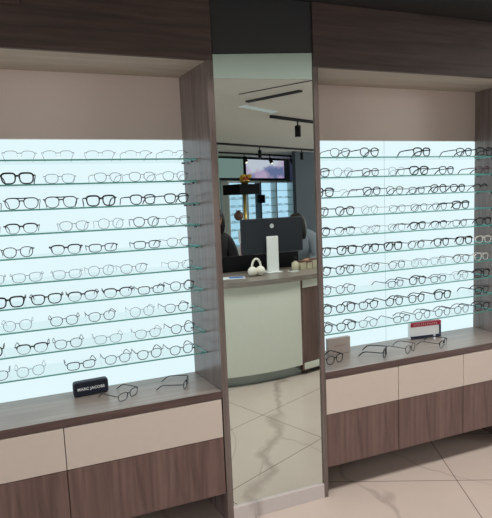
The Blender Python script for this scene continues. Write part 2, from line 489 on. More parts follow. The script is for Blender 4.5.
# ------------------------------------------------------------------ mirror column
t = thing('wall_mirror', 'tall narrow wall mirror between the two displays, charcoal board above', 'mirror', (.974, MIR, .0795))
def mp_(n, m, bv=0.0): return m.build(n, t, loc=(-.974, -MIR, -.0795), bevel=bv)
mp_('mirror_glass', MB().prism_y([(.7205, .082), (1.2325, .082), (1.2325, 2.317), (.7205, 2.279)], MIR, MIR + .006, 'mirror'))
mp_('top_board', MB().prism_y([(.7175, 2.281), (1.2330, 2.319), (1.2330, 2.5535), (.7175, 2.5535)], MIR - .002, MIR + .02, 'charcoal'))
mp_('backing_board', MB().box(.7170, 1.2332, MIR + .0065, MIR + .0195, .0800, 2.2775, 'black_gap'))
b = MB(); b.box(.7165, 1.2335, -.001, .03, 0, .079, 'plinth_marble'); struct(b.build('baseboard_front'))

# ------------------------------------------------------------------ glass shelves
ZS = [1.825, 1.7185, 1.609, 1.502, 1.396, 1.283, 1.1745, 1.067, .957, .849]
ZSR = [1.825, 1.7175, 1.609, 1.504, 1.395, 1.283, 1.1725, 1.0635, .9535, .8465]
ORD = ['first', 'second', 'third', 'fourth', 'fifth', 'sixth', 'seventh', 'eighth', 'ninth', 'tenth', 'eleventh']
SF, SB = .16, BACK - .0015
HALF = .0036
def shelf(x0, xf, xb, z, side, k):
    t = thing('glass_shelf', '%s glass shelf from the top of the %s display' % (ORD[k], side), 'shelf', ((x0 + xf) / 2, .25, z), group='glass shelves of the %s display' % side)
    b = MB(); cx = (x0 + xf) / 2
    pts = [(x0 - cx, SF - .25), (xf - cx, SF - .25), (xb - cx, SB - .25), (x0 - cx, SB - .25)]
    n = len(b.v)
    b.prism(pts, -HALF, HALF, 'glass_edge', top='glass')
    for j in (0, 1, 4): b.mi[j] = b.slot('glass')
    b.build('glass_pane', t)
    for s in (SF + .035, SB - .03):
        xr = xf + (xb - xf) * (s - SF) / (SB - SF) - cx
        MB().lathe([(.004, 0), (.004, .013), (.0055, .013), (.0055, .017)], (0, 0, 0), 'chrome', 8, 'z').build('shelf_pin', t, loc=(xr - .004, s - .25, -HALF - .0046)).rotation_euler.y = -PI / 2
for k, z in enumerate(ZS):
    shelf(LX0 + .001, .687 - .047 * SF / BACK - .0015, .6385, z, 'left-hand', k)
for k, z in enumerate(ZSR):
    shelf(RX0 + .025, RX1 - .031, RX1 - .031, z, 'right-hand', k)

# ------------------------------------------------------------------ eyeglasses
def outline(a, h, p, taper, n=26, lift=0.0):
    pts = []
    for i in range(n):
        q = 2 * PI * i / n
        c, s = math.cos(q), math.sin(q)
        x = math.copysign(abs(c) ** (2 / p), c); z = math.copysign(abs(s) ** (2 / p), s)
        x *= 1 + taper * z * .5
        pts.append((a * x, h * z + lift * x))
    return pts

def make_glasses(desc, a, h, p, taper, r, mat, brow=None, temple_r=None, temple_mat=None, bridge='bar', rim=True, tip=None):
    """one pair, front frame on the x axis facing -y, temples folded open to +y, standing on z=0"""
    t = thing('eyeglasses', desc, 'eyeglasses')
    h *= 1.12
    gap = .0085 if bridge != 'double' else .0095
    cxx = a + gap; z0 = h + r
    fr = MB()
    bow = lambda x: .10 * x * x / .07 * .9          # face-form curve, a touch
    for s in (-1, 1):
        o = outline(a, h, p, taper)
        pts = [(s * (cxx + x), bow(cxx + x), z0 + z) for x, z in o]
        if rim:
            rr = [r] * len(pts)
            if brow: rr = [brow if o[i][1] > h * .25 else r for i in range(len(o))]
            fr.tube(pts, rr, mat, 6, closed=True)
        else:
            up_ = [pts[i] for i in range(1, 13)]
            fr.tube(up_, r, mat, 6)
        # nose pad and its arm
        fr.tube([(s * (gap + .002), .002, z0), (s * (gap - .001), .010, z0 - .004)], .0008, mat, 5)
        fr.ball((s * (gap - .001), .011, z0 - .006), (.0015, .002, .004), 'lens', 6, 5)
        # end piece
        xe = cxx + a * (1 + taper * .25)
        fr.tube([(s * (xe - .001), bow(xe), z0 + h * .55), (s * (xe + .005), bow(xe) + .001, z0 + h * .58), (s * (xe + .0065), bow(xe) + .006, z0 + h * .58)], max(r, (brow or 0) * .8) * 1.1, mat, 6)
    br = brow or r
    xi = gap + .002
    if bridge in ('bar', 'double'):
        fr.tube([(-xi, .0, z0 + h * .35), (-xi * .5, -.001, z0 + h * .48), (xi * .5, -.001, z0 + h * .48), (xi, 0, z0 + h * .35)], br * 1.1, mat, 6)
    if bridge == 'double':
        fr.tube([(-cxx * .8, bow(cxx * .8), z0 + h * .98), (0, -.001, z0 + h * .92), (cxx * .8, bow(cxx * .8), z0 + h * .98)], br, mat, 6)
    fr.build('frame_front', t)
    for s in (-1, 1):
        o = outline(a * .985, h * .985, p, taper)
        ln = MB(); n = len(o)
        ln.v += [(s * (cxx + x), bow(cxx + x) - .0008, z0 + z) for x, z in o] + [(s * (cxx + x), bow(cxx + x) + .0008, z0 + z) for x, z in o]
        ln.face(tuple(range(n)), 'lens'); ln.face(tuple(n + i for i in reversed(range(n))), 'lens')
        for i in range(n):
            j = (i + 1) % n
            ln.face((i, j, n + j, n + i), 'lens')
        ln.build('lens', t)
    tr = temple_r or r
    tm = temple_mat or mat
    for s in (-1, 1):
        xe = cxx + a * (1 + taper * .25) + .0065; y0 = bow(xe) + .0065; zt = z0 + h * .58
        path = [(s * xe, y0, zt), (s * xe, y0 + .045, zt), (s * (xe - .002), y0 + .088, zt - .001), (s * (xe - .005), y0 + .105, zt - .007), (s * (xe - .009), y0 + .12, max(zt - .020, tr * 1.4)), (s * (xe - .011), y0 + .131, tr * 1.15)]
        MB().tube(path, [tr * .8, tr * .8, tr * .8, tr * .9, tr * .9, tr * .75], tm, 6, flat=1.4).build('temple', t)
    return t

def kids(o): return [c for c in bpy.data.objects if c.parent == o]
STY = {
 # code: description, half width, half height, superellipse, taper, rim radius, material, options
 'ks': ('thick black square', .0275, .0205, 3.2, .26, .0030, 'gl_black', dict(brow=.0040, temple_r=.0032)),
 'kr': ('black round', .0258, .0205, 2.4, .20, .0026, 'gl_black', dict(brow=.0030, temple_r=.0027)),
 'kt': ('black trapezoid', .0270, .0195, 2.8, .32, .0024, 'gl_black', dict(brow=.0031, temple_r=.0027)),
 'av': ('black aviator', .0285, .0215, 2.6, .30, .0017, 'gl_dark', dict(brow=.0025, bridge='double', temple_r=.002)),
 'bl': ('dark browline', .0275, .0190, 2.6, .34, .0012, 'gl_dark', dict(brow=.0032, temple_r=.0020)),
 'dr': ('dark brown round', .0255, .0200, 2.3, .22, .0019, 'gl_brown', dict(temple_r=.0021)),
 'ds': ('dark slim rectangular', .0270, .0160, 3.2, .14, .0018, 'gl_dark', dict(brow=.0023, temple_r=.0021)),
 'wt': ('thin silver rectangular', .0265, .0180, 2.7, .22, .0011, 'gl_silver', dict(temple_r=.0010)),
 'wr': ('thin silver round', .0245, .0210, 2.2, .12, .0011, 'gl_silver', dict(temple_r=.0010)),
 'wb': ('thin bronze wire', .0265, .0190, 2.4, .24, .0012, 'gl_bronze', dict(temple_r=.0011)),
 'rl': ('half-rimless bronze', .0265, .0165, 2.6, .16, .0010, 'gl_bronze', dict(rim=False, temple_r=.0011)),
 'gy': ('grey panto', .0255, .0190, 2.4, .20, .0017, 'gl_grey', dict(temple_r=.0018)),
 'bu': ('burgundy black', .0260, .0180, 2.8, .20, .0021, 'gl_burgundy', dict(temple_r=.0026)),
 'cl': ('clear pale', .0265, .0185, 2.8, .16, .0022, 'gl_clear', dict(temple_r=.0022)),
}
M['gl_black'] = plain('glossy_black_acetate', (20, 20, 24), .25)
M['gl_dark'] = plain('gunmetal_frame', (34, 36, 42), .35)
M['gl_brown'] = plain('dark_brown_acetate', (52, 40, 38), .3)
M['gl_silver'] = plain('silver_wire', (92, 97, 106), .35, metal=.3)
M['gl_bronze'] = plain('bronze_wire', (84, 68, 62), .35, metal=.3)
M['gl_grey'] = plain('grey_acetate', (72, 78, 86), .3)
M['gl_burgundy'] = plain('burgundy_acetate', (70, 26, 40), .3)
M['gl_clear'] = plain('pale_clear_acetate', (220, 214, 206), .2)
proto = {}
used = set()
def glasses(code, loc, yaw, label, group):
    if code not in proto:
        d = STY[code]
        proto[code] = make_glasses(d[0], *d[1:7], **d[7])
    src = proto[code]
    if code not in used:
        used.add(code); o = src
    else:
        o = src.copy(); COL.objects.link(o)
        for c in KIDS[code]:
            k = c.copy(); COL.objects.link(k); k.parent = o
    if code not in KIDS: KIDS[code] = kids(src)
    o.location = loc; o.rotation_euler = (0, 0, yaw)
    o['label'] = label; o['group'] = group
    return o
KIDS = {}

# per shelf: (pixel column of the pair's middle, style, turn to the right in degrees)
LEFT = [
 [(-14, 'wb', 8), (14, 'rl', 4), (58, 'rl', 0), (100, 'rl', 0), (138, 'rl', 6), (179, 'rl', 4)],
 [(-22, 'wt', 4), (17, 'ks', 2), (60, 'wt', 0), (108, 'wb', 8), (142, 'wb', 5), (181, 'wb', 4)],
 [(-18, 'ds', 0), (21, 'av', 0), (61, 'av', 2), (101, 'ks', 4), (143, 'kt', 19), (181, 'kt', 19)],
 [(-18, 'wt', 0), (21, 'bl', 0), (74, 'wb', 4), (111, 'wr', 5), (146, 'dr', 3), (181, 'wb', 10)],
 [(-20, 'gy', 4), (18, 'dr', 6), (66, 'bl', 0), (103, 'ds', 6), (147, 'ds', 4), (182, 'wb', 8)],
 [(-12, 'wt', 4), (27, 'wt', 4), (68, 'wt', 0), (101, 'wr', 4), (133, 'wb', 4), (183, 'wt', 6)],
 [(-26, 'kr', 0), (11, 'ks', 0), (46, 'kt', 0), (82, 'bl', 4), (115, 'bl', 0), (150, 'ds', 4), (184, 'dr', 6)],
 [(-22, 'wt', 0), (17, 'wr', 4), (64, 'gy', 0), (102, 'gy', 4), (142, 'wr', 4), (177, 'gy', 6)],
 [(-14, 'kr', 0), (32, 'bl', 2), (68, 'gy', 3), (108, 'wt', 0), (148, 'wb', 4), (183, 'dr', 6)],
 [(-8, 'gy', 0), (30, 'wr', 4), (81, 'ds', 4), (118, 'gy', 4), (150, 'dr', 4), (182, 'dr', 6)],
]
RIGHT = [
 [(339, 'dr', 0), (368, 'kr', 4), (421, 'ks', 8), (463, 'kt', 6), (485, 'ks', 4)],
 [(317, 'kt', 0), (338, 'wr', 0), (370, 'bu', 8), (396, 'wr', 6), (417, 'ks', 0), (446, 'kt', 12), (482, 'bu', 8)],
 [(327, 'ks', 14), (345, 'rl', 8), (370, 'kt', 6), (394, 'dr', 6), (418, 'ds', 8), (437, 'kr', 4), (456, 'kt', 8), (480, 'bl', 10)],
 [(318, 'kr', 6), (344, 'kr', 4), (369, 'wr', 4), (399, 'wb', 8), (416, 'gy', 0), (440, 'gy', 6), (459, 'ks', 0)],
 [(316, 'kr', 0), (342, 'bl', 2), (369, 'wb', 0), (396, 'wb', 4), (418, 'kt', 6), (438, 'bl', 4), (459, 'gy', 4), (482, 'kr', 4)],
 [(318, 'kr', 0), (346, 'ks', 2), (370, 'kr', 4), (392, 'ks', 2), (415, 'dr', 4), (441, 'kr', 4), (464, 'ks', 0), (483, 'cl', 0)],
 [(319, 'kr', 0), (344, 'kr', 0), (369, 'dr', 0), (396, 'gy', 4), (418, 'wr', 0), (438, 'wt', 4), (460, 'dr', 2), (481, 'cl', 4)],
 [(320, 'dr', 0), (344, 'dr', 0), (396, 'ds', 10), (416, 'kr', 2), (438, 'ds', 6), (460, 'wb', 4), (480, 'ks', 2)],
 [(320, 'kr', 0), (344, 'kr', 2), (367, 'kt', 2), (393, 'kr', 2), (416, 'kr', 4), (442, 'ks', 4), (482, 'kt', 10)],
 [(320, 'kr', 0), (340, 'kr', 0), (367, 'gy', 0), (408, 'ds', 12), (420, 'dr', 4), (439, 'dr', 4), (459, 'dr', 4), (481, 'kt', 6)],
]
SHELFPX_L = [160, 183.5, 207.5, 230.5, 253.5, 277, 299.5, 322, 344.5, 367]
SHELFPX_R = [157, 176, 195, 213, 232, 251, 269, 287, 305.5, 322.5]
def bay(rows, zs, ys, side, lo, hi):
    for k, row in enumerate(rows):
        xs = []
        row = [(a_, c_, min(y_, 8 if side[0] == 'r' else 15)) for a_, c_, y_ in row]
        for px, code, yaw in row:
            xs.append(onY(px, ys[k] - 6, .19).x)
        half = [.5 * (4 * STY[c][1] + .017 + .022) * math.cos(math.radians(y)) + .0055 for _, c, y in row]
        for _ in range(60):                       # keep neighbours from touching
            for i in range(len(xs) - 1):
                need = half[i] + half[i + 1]
                d = need - (xs[i + 1] - xs[i])
                if d > 0: xs[i] -= d / 2; xs[i + 1] += d / 2
            for i in range(len(xs)):
                xs[i] = min(max(xs[i], lo + half[i]), hi - half[i])
        for i, ((px, code, yaw), x) in enumerate(zip(row, xs)):
            tilt = random.uniform(-2.5, 2.5)
            th = abs(math.radians(yaw + tilt))
            yy = min(SF + .010 + random.uniform(0, .006) + .067 * math.sin(th), .324 - .133 * math.cos(th) - .066 * math.sin(th))
            glasses(code, (x, yy, zs[k] + HALF + .0003), math.radians(yaw + tilt),
                    '%s eyeglasses, %s from left on %s shelf from top, %s display' % (STY[code][0], ORD[i], ORD[k], side),
                    'eyeglasses on the %s display shelves' % side)
bay(LEFT, ZS, SHELFPX_L, 'left-hand', -.70, .634)
bay(RIGHT, ZSR, SHELFPX_R, 'right-hand', RX0 + .034, RX1 - .036)

# ------------------------------------------------------------------ things on the worktops
WT = 'eyeglasses lying on the worktops'
glasses('ds', (.255, .115, ZW + .0008), math.radians(38), 'dark slim eyeglasses lying open on the worktop beside the navy case', WT)
glasses('ds', (.548, .150, ZW + .0008), math.radians(66), 'dark slim eyeglasses lying sideways on worktop at left-hand display corner', WT)
glasses('kr', (1.378, .100, ZW + .0008), math.radians(14), 'black round eyeglasses on worktop in front of the taupe block', WT)
glasses('kt', (1.700, .085, ZW + .0008), math.radians(46), 'black eyeglasses on right worktop, between taupe block and round pair', WT)
glasses('dr', (1.868, .075, ZW + .0008), math.radians(26), 'dark brown round eyeglasses on worktop, left of the striped plaque', WT)
glasses('bl', (2.105, .070, ZW + .0008), math.radians(30), 'dark browline eyeglasses on worktop directly below the striped plaque', WT)

def rounded(w, h, r, n=6):
    pts = []
    for cx_, cz_, a0 in ((w - r, h - r, 0), (r - w, h - r, 90), (r - w, r - h, 180), (w - r, r - h, 270)):
        for i in range(n + 1):
            q = math.radians(a0 + 90 * i / n)
            pts.append((cx_ + r * math.cos(q), cz_ + r * math.sin(q)))
    return pts
# navy case leaning upright, white lettering
t = thing('eyeglass_case', 'navy hard eyeglass case with white lettering standing on left worktop', 'eyeglass case', (.090, .262, ZW + .0008), math.radians(4))
b = MB(); b.prism_y([(x, z + .036) for x, z in rounded(.083, .036, .014)], -.02, .02, 'navy'); b.build('case_shell', t, bevel=.006)
b = MB(); b.prism_y([(x * 1.003, z + .036) for x, z in rounded(.083, .0362, .014)], -.0012, .0012, 'black'); b.build('seam', t)
lettering('lettering', 'MARC JACOBS', .0190, 'offwhite', t, (0, -.0206, .036), (PI / 2, 0, 0))
# taupe block with faint lettering
t = thing('brand_block', 'taupe rectangular block with faint rusty lettering beside the mirror column', 'display block', (1.494, .262, ZW + .0008), math.radians(1))
MB().box(-.075, .075, -.014, .014, 0, .094, 'taupe').build('block', t, bevel=.002)
lt = MB()
for i in range(9):                                # lettering too small to read in the photograph
    x = -.036 + i * .0085
    lt.box(x, x + .0018, -.0146, -.0139, .044, .051, 'rust'); lt.box(x + .0018, x + .0058, -.0146, -.0139, (.0495, .044, .047)[i % 3], (.051, .0455, .0485)[i % 3], 'rust')
lt.build('lettering', t)
# striped plaque
t = thing('brand_plaque', 'upright plaque with red top band, white middle and navy border', 'display plaque', (2.142, .285, ZW + .0008), math.radians(-6))
MB().box(-.112, .112, -.012, .012, 0, .105, 'offwhite').build('panel', t, bevel=.001)
MB().box(-.106, .1125, -.0145, .0125, .079, .1056, 'red').build('red_band', t)
MB().box(-.106, .1125, -.0145, .0125, -.0004, .018, 'navy2').build('navy_band', t)
MB().box(.100, .1125, -.0145, .0125, .018, .079, 'navy2').build('navy_edge', t)
lt = MB()
for i in range(13):
    x = -.085 + i * .0135
    lt.box(x, x + .002, -.0150, -.0144, .088, .097, 'offwhite'); lt.box(x + .002, x + .007, -.0150, -.0144, (.088, .0955, .0915)[i % 3], (.0895, .097, .093)[i % 3], 'offwhite')
lt.build('lettering', t)
t2 = MB().lathe([(.010, 0), (.010, .004), (.004, .007), (.004, .022), (.007, .024), (.007, .030)], (0, 0, 0), 'silver', 12).build('silver_stand', loc=(2.17, .225, ZW + .0006))
tag(t2, 'tiny silver stand in front of the striped plaque', 'stand')

# ------------------------------------------------------------------ the shop behind the camera (seen in the mirror)
RZ = -A                                           # the shop's axes are turned 23.5 degrees to the display wall
# reception counter: bowed front towards the display wall
def front_y(x): return 1.712 + .24 * (x - 1.58) ** 2
t = thing('reception_counter', 'curved reception counter with pale panel and wood top, reflected in the mirror', 'counter', flip(1.5, 2.0))
CX, CY = t.location.x, t.location.y
def loc2(x, yv): p = flip(x, yv); return (p[0] - CX, p[1] - CY)
def band(x0, x1, off, back, z0, z1, m, top=None, n=16):
    b = MB()
    fr = [loc2(x0 + (x1 - x0) * i / n, front_y(x0 + (x1 - x0) * i / n) + off) for i in range(n + 1)]
    bk = [loc2(x1, back), loc2(x0, back)]
    poly = fr + bk
    b.prism(list(reversed(poly)), z0, z1, m, top)
    return b
band(.82, 2.005, .0, 2.0, .10, .890, 'cream_panel').build('front_panel', t)
band(.84, 2.02, .055, 1.98, 0, .10, 'steel').build('plinth', t)
band(.80, 2.66, -.035, 2.32, .891, .935, 'wood_top', None).build('countertop', t, bevel=.002)
band(2.008, 2.62, .004, 2.3, .04, .890, 'wood_v').build('side_cabinet', t)
band(2.03, 2.60, -.003, 2.0, .815, .885, 'cream_panel').build('drawer_front', t, bevel=.001)
band(2.03, 2.60, -.003, 2.0, .05, .11, 'cream_panel').build('kick_panel', t)
b = MB(); p = loc2(.84, 2.32); q = loc2(2.62, 2.66)
b.box(p[0], q[0], q[1], p[1] - .001, .845, .88, 'wood_top'); b.build('desk_top', t)
for x in (.87, 2.58):
    p = loc2(x, 2.63); MB().box(p[0] - .02, p[0] + .02, p[1], p[1] + .30, 0, .845, 'wood_v').build('desk_leg', t)

# monitor seen from behind
c = flip(1.895, 2.09)
t = thing('monitor', 'black computer monitor with white stand on the counter, seen from behind', 'monitor', (c[0], c[1], .9355), math.radians(-4))
MB().box(-.325, .325, -.02, .012, .185, .515, 'monitor').build('screen_shell', t, bevel=.006)
MB().box(-.315, .315, -.0215, -.0202, .195, .505, 'black').build('display', t)
MB().box(-.085, .035, .028, .05, .012, .345, 'white').build('stand_column', t, bevel=.006).location = (.0, 0, 0)
MB().box(-.10, .05, -.06, .09, 0, .012, 'white').build('stand_base', t, bevel=.004)
MB().box(-.06, .01, .012, .028, .25, .33, 'monitor').build('stand_mount', t)
b = MB(); b.lathe([(.021, 0), (.021, .0012)], (-.01, .0122, .44), 'silver', 20, 'y'); b.build('logo', t)
c = flip(1.90, 2.42)
t = thing('desk_screen', 'long low black desk screen standing behind the monitor', 'desk screen', (c[0], c[1], .8805))
MB().box(-.42, .42, -.012, .012, .0, .20, 'black').build('screen_board', t, bevel=.003)
for x in (-.36, .36): MB().box(x - .02, x + .02, -.06, .06, 0, .012, 'black').build('foot', t)
# plush ear muffs
c = flip(1.665, 1.955)
t = thing('ear_muffs', 'fluffy cream ear muffs standing on the counter left of the monitor', 'ear muffs', (c[0], c[1], .9355), math.radians(-3))
for s in (-1, 1): MB().ball((s * .040, 0, .044), (.044, .044, .0438), 'plush', 14, 10).build('ear_pad', t)
MB().tube([(math.cos(q) * .045, 0, .07 + math.sin(q) * .085) for q in [PI * i / 14 for i in range(15)]], .0105, 'plush', 8).build('headband', t)
# leaflet
c = flip(1.43, 1.95)
t = thing('leaflet', 'blue and white leaflet lying on the counter beside the ear muffs', 'leaflet', (c[0], c[1], .9354), math.radians(12))
MB().box(-.11, .11, -.07, .07, 0, .0025, 'paper').build('sheet', t)
MB().box(-.03, .10, -.055, .04, .0025, .0031, 'blue_print').build('print', t)
# small things right of the stand
c = flip(2.04, 1.945)
tag(MB().tube([(math.cos(q) * (.022 + .004 * q), math.sin(q) * (.018 + .003 * q), .004 + .001 * q) for q in [i * .45 for i in range(24)]], .003, 'white', 6).build('cable', loc=(c[0], c[1], .9356)), 'white cable coiled on the counter beside the monitor stand', 'cable')
c = flip(2.10, 2.04)
t = thing('perfume_bottle', 'cream bottle with dark cap on the counter right of the monitor', 'bottle', (c[0], c[1], .9355))
MB().lathe([(.030, 0), (.034, .01), (.034, .075), (.014, .088), (.014, .098)], (0, 0, 0), 'amber', 16).build('flask', t)
MB().lathe([(.018, .0982), (.018, .125), (.012, .13)], (0, 0, 0), 'black', 14).build('cap', t)
for i, (x, yv, w, h, lab) in enumerate(((2.185, 2.07, .04, .085, 'pale gold box next to the cream bottle on the counter'), (2.268, 2.10, .036, .075, 'middle pale gold box in the row on the counter'), (2.35, 2.14, .038, .09, 'pale gold box farthest from the monitor on the counter'))):
    c = flip(x, yv)
    t = thing('carton', lab, 'box', (c[0], c[1], .9355), RZ, 'pale gold boxes on the counter')
    MB().box(-w, w, -.025, .025, 0, h, 'amber').build('carton_body', t, bevel=.002)
    MB().box(-w - .0006, w + .0006, -.0256, .0256, h - .012, h + .0006, 'brown').build('lid', t)
c = flip(2.455, 2.16)
tag(MB().lathe([(.03, 0), (.035, .02), (.035, .05), (.03, .054), (.012, .054), (.012, .004)], (0, 0, 0), 'white', 16).build('tape_roll', loc=(c[0], c[1], .9355)), 'white roll at the right end of the counter', 'roll')

# glass display tower behind the counter, black top, gold post
p = room(5.43, 4.55)
t = thing('display_tower', 'glass display tower with black top and gold post behind the counter', 'display tower', p, RZ)
MB().box(-.25, .25, -.22, .22, 0, .80, 'white').build('cabinet', t, bevel=.004)
MB().box(-.25, .25, -.22, .22, 1.755, 1.935, 'jet').build('top_box', t, bevel=.004)
MB().lathe([(.028, .80), (.028, 1.755)], (-.04, .12, 0), 'gold', 14).build('post', t)
MB().box(-.233, .233, -.20, .20, 1.28, 1.288, 'glass').build('glass_shelf', t)
MB().box(-.24, -.234, -.21, .21, .80, 1.755, 'glass').build('glass_side', t)
MB().box(.234, .24, -.21, .21, .80, 1.755, 'glass').build('glass_side', t)
p2 = room(5.29, 4.5)
tag(MB().ball((0, 0, .085), (.085, .075, .085), 'brown', 14, 10).lathe([(.04, .165), (.05, .185)], (0, 0, 0), 'brown', 12).build('vase', loc=(p2[0], p2[1], 1.2885)), 'round brown pot on the glass shelf of the display tower', 'pot')
p2 = room(5.50, 4.52)
t = thing('flower_arrangement', 'yellow and red flowers in a gold bowl on top of display tower', 'flowers', (p2[0], p2[1], 1.9355))
MB().lathe([(.05, 0), (.09, .05), (.10, .07)], (0, 0, 0), 'gold', 14).build('bowl', t)
random.seed(3)
for i in range(9):
    q = i * 2.4; rr = .024 + .009 * i
    b = MB()
    cx_, cy_, cz_ = rr * math.cos(q), rr * math.sin(q) * .7, .115 + .035 * math.sin(i * 1.7)
    for j in range(6):
        b.ball((cx_ + .026 * math.cos(j * PI / 3), cy_ + .01, cz_ + .026 * math.sin(j * PI / 3)), (.015, .010, .015), 'flower' if i % 3 else 'flower2', 8, 6)
    b.ball((cx_, cy_, cz_), .018, 'flower', 8, 6)
    b.tube([(cx_, cy_, cz_), (cx_ * .5, cy_ * .5, .07)], .004, 'leaf', 5)
    b.build('bloom', t)
# white notice with dark print and pink card by the tower
p2 = room(5.05, 4.12)
t = thing('notice_board', 'white notice with dark picture leaning by the display tower', 'notice', p2, RZ)
MB().box(-.13, .13, -.01, .01, .93, 1.13, 'paper').build('sheet', t)
MB().box(-.02, .06, .0102, .0115, .96, 1.10, 'navy').build('picture', t)
MB().box(-.10, .10, -.012, .012, .70, .925, 'pink').build('pink_card', t)
MB().box(-.02, .02, -.02, .02, 0, .70, 'white').lathe([(.11, 0), (.11, .012)], (0, 0, 0), 'white', 14).build('stand', t)

# lit eyewear case on the back wall
VB = 7.5
p = room(8.85, VB - .14)
t = thing('lit_wall_case', 'large lit eyewear case on the far wall below the screens', 'display case', p, RZ)
# local x runs along the back wall, local +y towards the room
MB().box(-1.28, 1.20, -.12, -.09, .30, 2.12, 'far_light').build('light_panel', t)
for x in (-1.28, -.62, -.12, .50, 1.20): MB().box(x - .02, x + .02, -.12, .12, 0, 2.14, 'slate' if x in (-.12,) else 'white').build('upright', t)
MB().box(-1.30, 1.22, -.12, .12, 2.12, 2.16, 'white').build('cornice', t)
MB().box(-1.30, 1.22, -.12, .12, 0, .30, 'white').build('base', t)
for k in range(8):
    MB().box(-1.26, 1.18, -.09, .10, .50 + .2 * k, .508 + .2 * k, 'glass_edge').build('shelf', t)
MB().box(-.30, .02, .121, .13, 1.58, 1.80, 'navy').build('price_card', t)
far = None
for k in range(1, 8):
    for i in range(6):
        x = (-1.08, -.82, -.37, .19, .70, 1.0)[i] + .018 * ((k * 7 + i * 3) % 3 - 1)
        if far is None:
            b = MB()
            for s in (-1, 1):
                b.tube([(s * .034 + a_, 0, .022 + b_) for a_, b_ in outline(.026, .019, 2.6, .1, 12)], .003, 'gl_dark', 5, closed=True)
                b.tube([(s * .062, .002, .03), (s * .062, -.11, .03), (s * .060, -.135, .006)], .0025, 'gl_dark', 5)
            b.tube([(-.012, 0, .03), (.012, 0, .03)], .003, 'gl_dark', 5)
            far = o = b.build('eyeglasses')
        else:
            o = far.copy(); COL.objects.link(o)
        u = Vector((x, .065, .509 + .2 * (k - 1) + .0)); u.rotate(Matrix.Rotation(RZ, 3, 'Z'))
        o.location = Vector(p) + u; o.rotation_euler.z = RZ
        tag(o, 'tiny eyeglasses, %s from left on %s shelf from bottom of the far lit case' % (ORD[i], ORD[k - 1]), 'eyeglasses', 'eyeglasses in the far lit case')
# two screens above
def screen(u0, u1, z0, z1, m, lab):
    p = room((u0 + u1) / 2, VB - .06, (z0 + z1) / 2)
    t = thing('wall_screen', lab, 'screen', p, RZ, 'wall screens on the far wall')
    w, h = (u1 - u0) / 2, (z1 - z0) / 2
    MB().box(-w, w, -.05, .02, -h, h, 'black').build('bezel', t)
    MB().box(-w + .05, w - .05, .021, .026, -h + .05, h - .04, m).build('picture', t)
screen(6.6, 8.33, 2.20, 2.775, 'screen_green', 'grey-green wall screen on the far wall, left of the colourful one')
screen(8.34, 9.93, 2.20, 2.775, 'screen_art', 'wall screen showing purple mountains on the far wall')
# walls of that end
b = MB(); b.box(-6, 8, -.15, 0, 0, 2.7995, 'sage_wall'); struct(b.build('wall_back', loc=room(6, VB), rz=RZ))
b = MB(); b.box(0, 1.3, 0, .12, 0, 2.80, 'blue_wall'); struct(b.build('trim_3', loc=room(10.085, VB - .12), rz=RZ))
b = MB(); b.box(0, 4.2, -.1, 0, 0, 2.80, 'slate'); struct(b.build('wall_side', loc=room(8.58, 5.9), rz=RZ))
b = MB(); b.box(-.5, .22, -.1, .1, 0, 2.80, 'sage_wall'); struct(b.build('trim_4', loc=room(5.55, 5.62), rz=RZ))

# track lights
def track(px, pv, length, ang, lab, spots, group='ceiling tracks'):
    """a black rail under the ceiling and the spotlights that slide along it"""
    p = flip(px, pv, 2.80)
    t = thing('light_track', lab, 'light track', (p[0], p[1], 2.762), ang, group)
    MB().box(0, length, -.025, .025, 0, .0375, 'black').build('rail', t, bevel=.003)
    return t, p
def spot(x, yv, lab, tilt=0.0, aim=0.0, size=1.0, lit=False):
    p = flip(x, yv)
    t = thing('track_spotlight', lab, 'spotlight', (p[0], p[1], 2.7615), aim, 'track spotlights')
    MB().tube([(0, 0, 0), (0, 0, -.06)], .012, 'black', 8).build('stem', t)
    b = MB().lathe([(.034 * size, -.15), (.037 * size, -.15), (.037 * size, .01), (.03 * size, .014)], (0, 0, 0), 'black', 16)
    h = b.build('lamp_head', t, loc=(0, 0, -.072)); h.rotation_euler.x = tilt
    l = MB().lathe([(.030 * size, -.149), (.030 * size, -.1515)], (0, 0, 0), 'lamp' if lit else 'chrome', 16).build('lens', h)
M['lamp'] = emit('lamp_lens', (255, 246, 230), 1.3)
track(2.893, 4.285, 2.4, RZ, 'black ceiling track nearest the mirror, with one spotlight below', 0)
track(2.6, 7.07, 4.0, RZ, 'longer black ceiling track farther away, with two spotlights below', 0)
def on_line(x, x0, y0): return y0 + (x - x0) * math.tan(A)
spot(3.43, on_line(3.43, 2.4, 4.08), 'large black spotlight on the nearer ceiling track', size=1.2)
spot(4.14, on_line(4.14, 2.6, 7.07), 'black spotlight near the middle of the farther ceiling track')
spot(5.42, on_line(5.42, 2.6, 7.07), 'black spotlight near the right end of the farther ceiling track')
# linear air slot, thin ceiling joint and pale strip light
p = flip(2.214, 3.429, 2.7995); q = flip(2.6, 2.783, 2.7995)
d = Vector(q) - Vector(p)
o = thing('air_diffuser', 'dark linear slot diffuser set into the ceiling', 'air vent', (p[0], p[1], 2.7815), math.atan2(d.y, d.x))
MB().box(0, d.length, -.03, .03, 0, .018, 'charcoal').build('frame', o)
MB().box(.02, d.length - .02, -.008, .008, -.002, -.0005, 'black').build('slot', o)
p = flip(1.99, 3.09, 2.7995); q = flip(2.525, 2.335, 2.7995); d = Vector(q) - Vector(p)
b = MB(); b.box(0, d.length, -.008, .008, 0, .005, 'black'); struct(b.build('trim_5', loc=(p[0], p[1], 2.7945), rz=math.atan2(d.y, d.x)))
p = flip(2.25, 3.70, 2.7995); q = flip(2.85, 4.05, 2.7995); d = Vector(q) - Vector(p)
o = thing('ceiling_strip', 'flush white strip in the ceiling between slot diffuser and nearer track', 'strip', (p[0], p[1], 2.7895), math.atan2(d.y, d.x))
